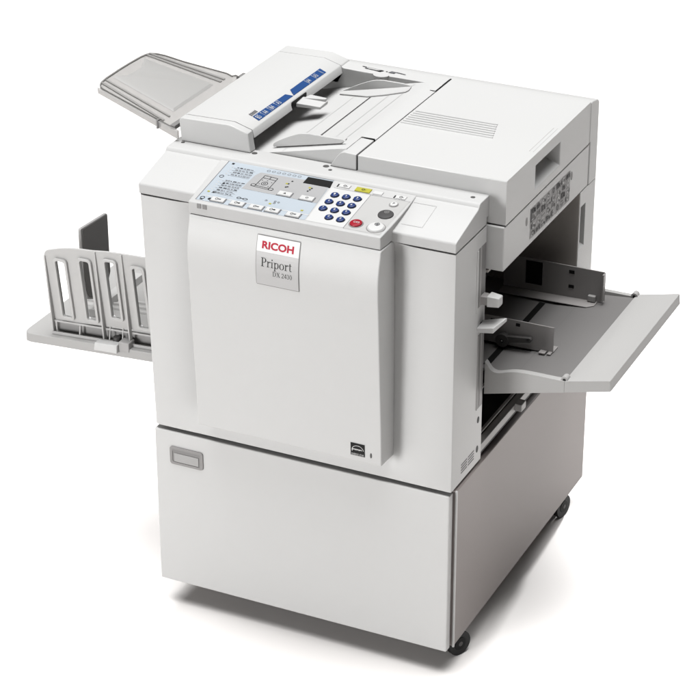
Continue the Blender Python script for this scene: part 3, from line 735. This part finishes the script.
# rear side guide
b = MB(); b.prism([(.5700, .6470), (.5700, .7230), (.8000, .7230), (.8030, .7200), (.8030, .6560), (.7900, .6480), (.7820, .6480)], 'y', .5560, .5590, 'sheet_metal')
b.box(.8000, .8034, .5440, .5558, .6580, .7215, 'sheet_metal')
b.loft([(.5700, .5220, .6440), (.7740, .5220, .6485), (.7880, .5340, .6492), (.7880, .5558, .6492), (.5700, .5558, .6440)], [(.5700, .5220, .6460), (.7740, .5220, .6505), (.7880, .5340, .6512), (.7880, .5558, .6512), (.5700, .5558, .6460)], 'sheet_metal')
sg = obj('side_guide', b, tray, .0006)
for q in ((.6220, .6600, .5545, .5558, .6640, .7180), (.7210, .7330, .5545, .5558, .7060, .7135), (.7210, .7330, .5545, .5558, .6720, .6790)):
    b = MB(); b.box(*q, 'near_black'); obj('guide_window', b, tray)
b = MB(); b.box(.7680, .7850, .5460, .5556, .6520, .6660, 'grey_plastic'); obj('guide_clip', b, tray, .0015)
# front side guide
b = MB(); b.prism([(.5700, .6450), (.5700, .7080), (.7870, .7080), (.7870, .6490)], 'y', .2900, .2925, 'sheet_metal')
b.loft([(.5700, .2925, .6440), (.7870, .2925, .6500), (.7870, .3200, .6500), (.5700, .3200, .6440)], [(.5700, .2925, .6455), (.7870, .2925, .6515), (.7870, .3200, .6515), (.5700, .3200, .6455)], 'sheet_metal')
b.box(.7600, .7740, .2760, .2899, .6500, .6530, 'sheet_metal'); b.box(.7780, .7860, .2770, .2899, .6505, .6530, 'sheet_metal')
obj('side_guide', b, tray, .0005)
for q in ((.7040, .7130, .2888, .2899, .6955, .7020), (.6480, .6580, .2888, .2899, .6960, .7020), (.6000, .7400, .2888, .2899, .6450, .6480)):
    b = MB(); b.box(*q, 'near_black'); obj('guide_window', b, tray)
b = MB(); b.cyl((.6790, .2760, .6620), (.6790, .2890, .6620), .0145, .0145, 'dark_grey', 28)
b.loft([(.686, .2770, .6580), (.686, .2860, .6580), (.686, .2860, .6730), (.686, .2770, .6730)], [(.7380, .2770, .6690), (.7380, .2860, .6690), (.7380, .2860, .6790), (.7380, .2770, .6790)], 'dark_grey')
b.cyl((.7380, .2770, .6740), (.7380, .2860, .6740), .0052, .0052, 'dark_grey', 16)
b.cyl((.6790, .2755, .6620), (.6790, .2762, .6620), .0040, .0040, 'near_black', 16); b.cyl((.6790, .2748, .6620), (.6790, .2755, .6620), .0018, .0018, 'pale_grey', 12)
obj('lock_lever', b, tray, .001)

# ---- delivery tray on the left
b = MB()
ol = [(.0, .5545), (-.3300, .5375), (-.3520, .5400), (-.3580, .5480), (-.3560, .5560), (.0, .5760)]
def dz(x): return .5760 + (x) * .0565
out = [(-.009, .0660), (-.3450, .0660), (-.3560, .0700), (-.3610, .0800), (-.3620, .1000), (-.3600, .4900), (-.3500, .5100), (-.009, .5100)]
b.loft([(x, y, dz(x) - .0220) for x, y in out], [(x, y, dz(x)) for x, y in out], 'shaded_plastic')
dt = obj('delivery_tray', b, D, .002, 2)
def fy(z): return .0940 - .13 * (z - .575)
def fz0(x): return dz(x) + .030
top = smooth_curve([(-.2955, .750), (-.2900, .7620), (-.2800, .7680), (-.2400, .7800), (-.2090, .7850), (-.1720, .7880), (-.1250, .7940), (-.0650, .7970), (-.0080, .7985)], 3)
outer = [(-.0080, fz0(-.008) + .012), (-.2910, fz0(-.291))] + top
slots = [rrect(-.2660, -.2420, .6050, .7480, .006), rrect(-.2040, -.1800, .6110, .7610, .006), rrect(-.1405, -.1165, .6300, .7720, .006), rrect(-.0740, -.0490, .6200, .7690, .006)]
b = plate(outer, slots, .0050, 'pale_grey', .0008)
b.map(lambda a, c, w: (a, fy(c) + w, c))
rim = MB()
for (x0_, x1_, za, zb2) in ((-.2660, -.2420, .6050, .7480), (-.2040, -.1800, .6110, .7610), (-.1405, -.1165, .6300, .7720), (-.0740, -.0490, .6200, .7690)):
    r_ = plate(rrect(x0_ - .0045, x1_ + .0045, za - .0045, zb2 + .0045, .008), [rrect(x0_, x1_, za, zb2, .006)], .0100, 'pale_grey', .0008)
    r_.map(lambda a, c, w: (a, fy(c) - .0030 + w, c)); b.add(r_.v, r_.f, 'pale_grey')
def ribv(x, w, z0_, z1_, d=.016):
    b.loft([(x - w, fy(z0_) - d, z0_), (x + w, fy(z0_) - d, z0_), (x + w, fy(z0_) - .0026, z0_), (x - w, fy(z0_) - .0026, z0_)],
           [(x - w, fy(z1_) - d * .35, z1_), (x + w, fy(z1_) - d * .35, z1_), (x + w, fy(z1_) - .0026, z1_), (x - w, fy(z1_) - .0026, z1_)], 'pale_grey')
ribv(-.2930, .0016, dz(-.293) + .001, .752, .014); ribv(-.1640, .0016, dz(-.164) + .001, .788, .014); ribv(-.0985, .0016, dz(-.0985) + .001, .7940, .014); ribv(-.2260, .0014, dz(-.226) + .001, .592, .014)
b.box(-.2945, -.0090, .0760, .0800, .5640, .5690, 'pale_grey') if False else None
bl = [(-.2950, .0790), (-.0085, .0790), (-.0085, .0815), (-.2950, .0815)]
b.loft([(x, y, dz(x) + .0008) for x, y in bl], [(x, y, dz(x) + .0070) for x, y in bl], 'pale_grey')
bk = [(-.2950, .1000), (-.0085, .1000), (-.0085, .1030), (-.2950, .1030)]
b.loft([(x, y, dz(x) + .0008) for x, y in bk], [(x, y, fz0(x) + .004) for x, y in bk], 'grey_plastic')
lg = [(-.2950, .0860), (-.0085, .0860), (-.0085, .1030), (-.2950, .1030)]
b.loft([(x, y, fz0(x) - .002) for x, y in lg], [(x, y, fz0(x) + .002) for x, y in lg], 'pale_grey')
obj('side_fence', b, dt, .0, recalc=True)
b = MB(); b.loft([(-.1760, .0560, .5560), (-.1180, .0560, .5590), (-.1180, .0780, .5590), (-.1760, .0780, .5560)], [(-.1740, .0580, .5740), (-.1180, .0580, .5780), (-.1180, .0780, .5780), (-.1740, .0780, .5740)], 'bright_plastic')
b.box(-.1175, -.0920, .0640, .0900, .5630, .5850, 'grey_plastic')
obj('fence_latch', b, dt, .002)
b = MB(); b.cyl((-.1330, .0850, dz(-.133) + .001), (-.1330, .0850, dz(-.133) + .016), .009, .008, 'dark_grey', 20)
for x in (-.1500, -.1180): b.prism([(.0800, .5700), (.0830, .5700), (.0900, .6060), (.0870, .6060)], 'x', x - .0012, x + .0012, 'pale_grey')
obj('fence_pivot', b, dt)
# far fence and end plate
outer2 = [(x, z - .012) for x, z in outer]
b = plate(outer2, slots[1:3], .0050, 'grey_plastic', .0006); b.map(lambda a, c, w: (a, .3700 + w, c)); obj('rear_fence', b, dt) if False else None
b = MB(); yb0, yb1 = .160, .2720
pl = [(.1600, .6600), (.1600, .7800), (.1625, .7835), (.2690, .7780), (.2730, .7740), (.2730, .6350), (.2620, .6150), (.2400, .6000), (.2000, .5980), (.1760, .6080), (.1640, .6300)]
b.prism(pl, 'x', -.2640, -.2570, 'grey_plastic'); ep = obj('end_fence', b, dt, .0015)
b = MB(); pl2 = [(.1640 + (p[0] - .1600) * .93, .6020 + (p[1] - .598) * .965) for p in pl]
b.prism(pl2, 'x', -.2569, -.2555, 'fence_dark'); obj('fence_face', b, dt)  # darker sheet over the plate's right face
b = MB()
for k in range(3):
    y = .235 + k * .022; b.loft([(x, y_, dz(x) + .0006) for x, y_ in ((-.33, y), (-.012, y), (-.012, y + .008), (-.33, y + .008))], [(x, y_, dz(x) + .004) for x, y_ in ((-.33, y + .002), (-.012, y + .002), (-.012, y + .006), (-.33, y + .006))], 'pale_grey')
b.loft([(x, y_, dz(x) + .0006) for x, y_ in ((-.275, .185), (-.245, .185), (-.245, .40), (-.275, .40))], [(x, y_, dz(x) + .016) for x, y_ in ((-.272, .188), (-.248, .188), (-.248, .397), (-.272, .397))], 'pale_grey')
obj('slide_rail', b, dt)

# ================================================================== camera
cam = bpy.data.cameras.new('camera'); co = bpy.data.objects.new('camera', cam); C.objects.link(co)
cam.sensor_width = 36; cam.sensor_fit = 'HORIZONTAL'; cam.lens = 2302.8819 / 700 * 36
r = (.9037991996, .4279535112, -.0016729750); u = (-.1937498868, .4126617580, .8900400299); f = (-.3815861476, .8040933190, -.4558793110)
co.matrix_world = Matrix(((r[0], u[0], -f[0], 2.2170477570), (r[1], u[1], -f[1], -3.6975030512), (r[2], u[2], -f[2], 2.8175390290), (0, 0, 0, 1)))
cam.clip_start = .05; cam.clip_end = 100
bpy.context.scene.camera = co

# ================================================================== light: studio softboxes, plus added floor fills
def area(name, loc, tgt, sx, sy, energy, col=(1, 1, 1)):
    l = bpy.data.lights.new(name, 'AREA'); l.shape = 'RECTANGLE'; l.size = sx; l.size_y = sy; l.energy = energy; l.color = col
    o = bpy.data.objects.new(name, l); C.objects.link(o); o.location = loc
    o.rotation_euler = (Vector(tgt) - Vector(loc)).to_track_quat('-Z', 'Y').to_euler()
    return o
k = area('overhead_softbox', (0, 2, 5.2), (0, 2, 0), 12.0, 13.0, 1280)
k.rotation_euler = (0, 0, 0); k.data.spread = R(56)            # honeycomb grid on the softbox
area('front_softbox', (-1.5, -5.0, 1.0), (.3, .2, .5), 1.5, 1.5, 248)
k = area('floor_fill', (.56, 4.6, .62), (1.02, .35, 0), .22, .1, 20); k.data.spread = R(26)  # added low lamp behind the machine, lifts floor shadow on the right
k = area('floor_fill', (-.25, 4.6, .62), (-.45, .3, 0), .3, .1, 32); k.data.spread = R(26)  # added likewise for the floor on the left
w = bpy.data.worlds.new('World'); bpy.context.scene.world = w; w.use_nodes = True
bg = w.node_tree.nodes['Background']; bg.inputs[0].default_value = (1, .985, .97, 1); bg.inputs[1].default_value = .07
sc = bpy.context.scene
sc.view_settings.view_transform = 'Standard'; sc.view_settings.look = 'None'; sc.view_settings.exposure = 0; sc.view_settings.gamma = 1
sc.cycles.max_bounces = 8; sc.cycles.transparent_max_bounces = 16
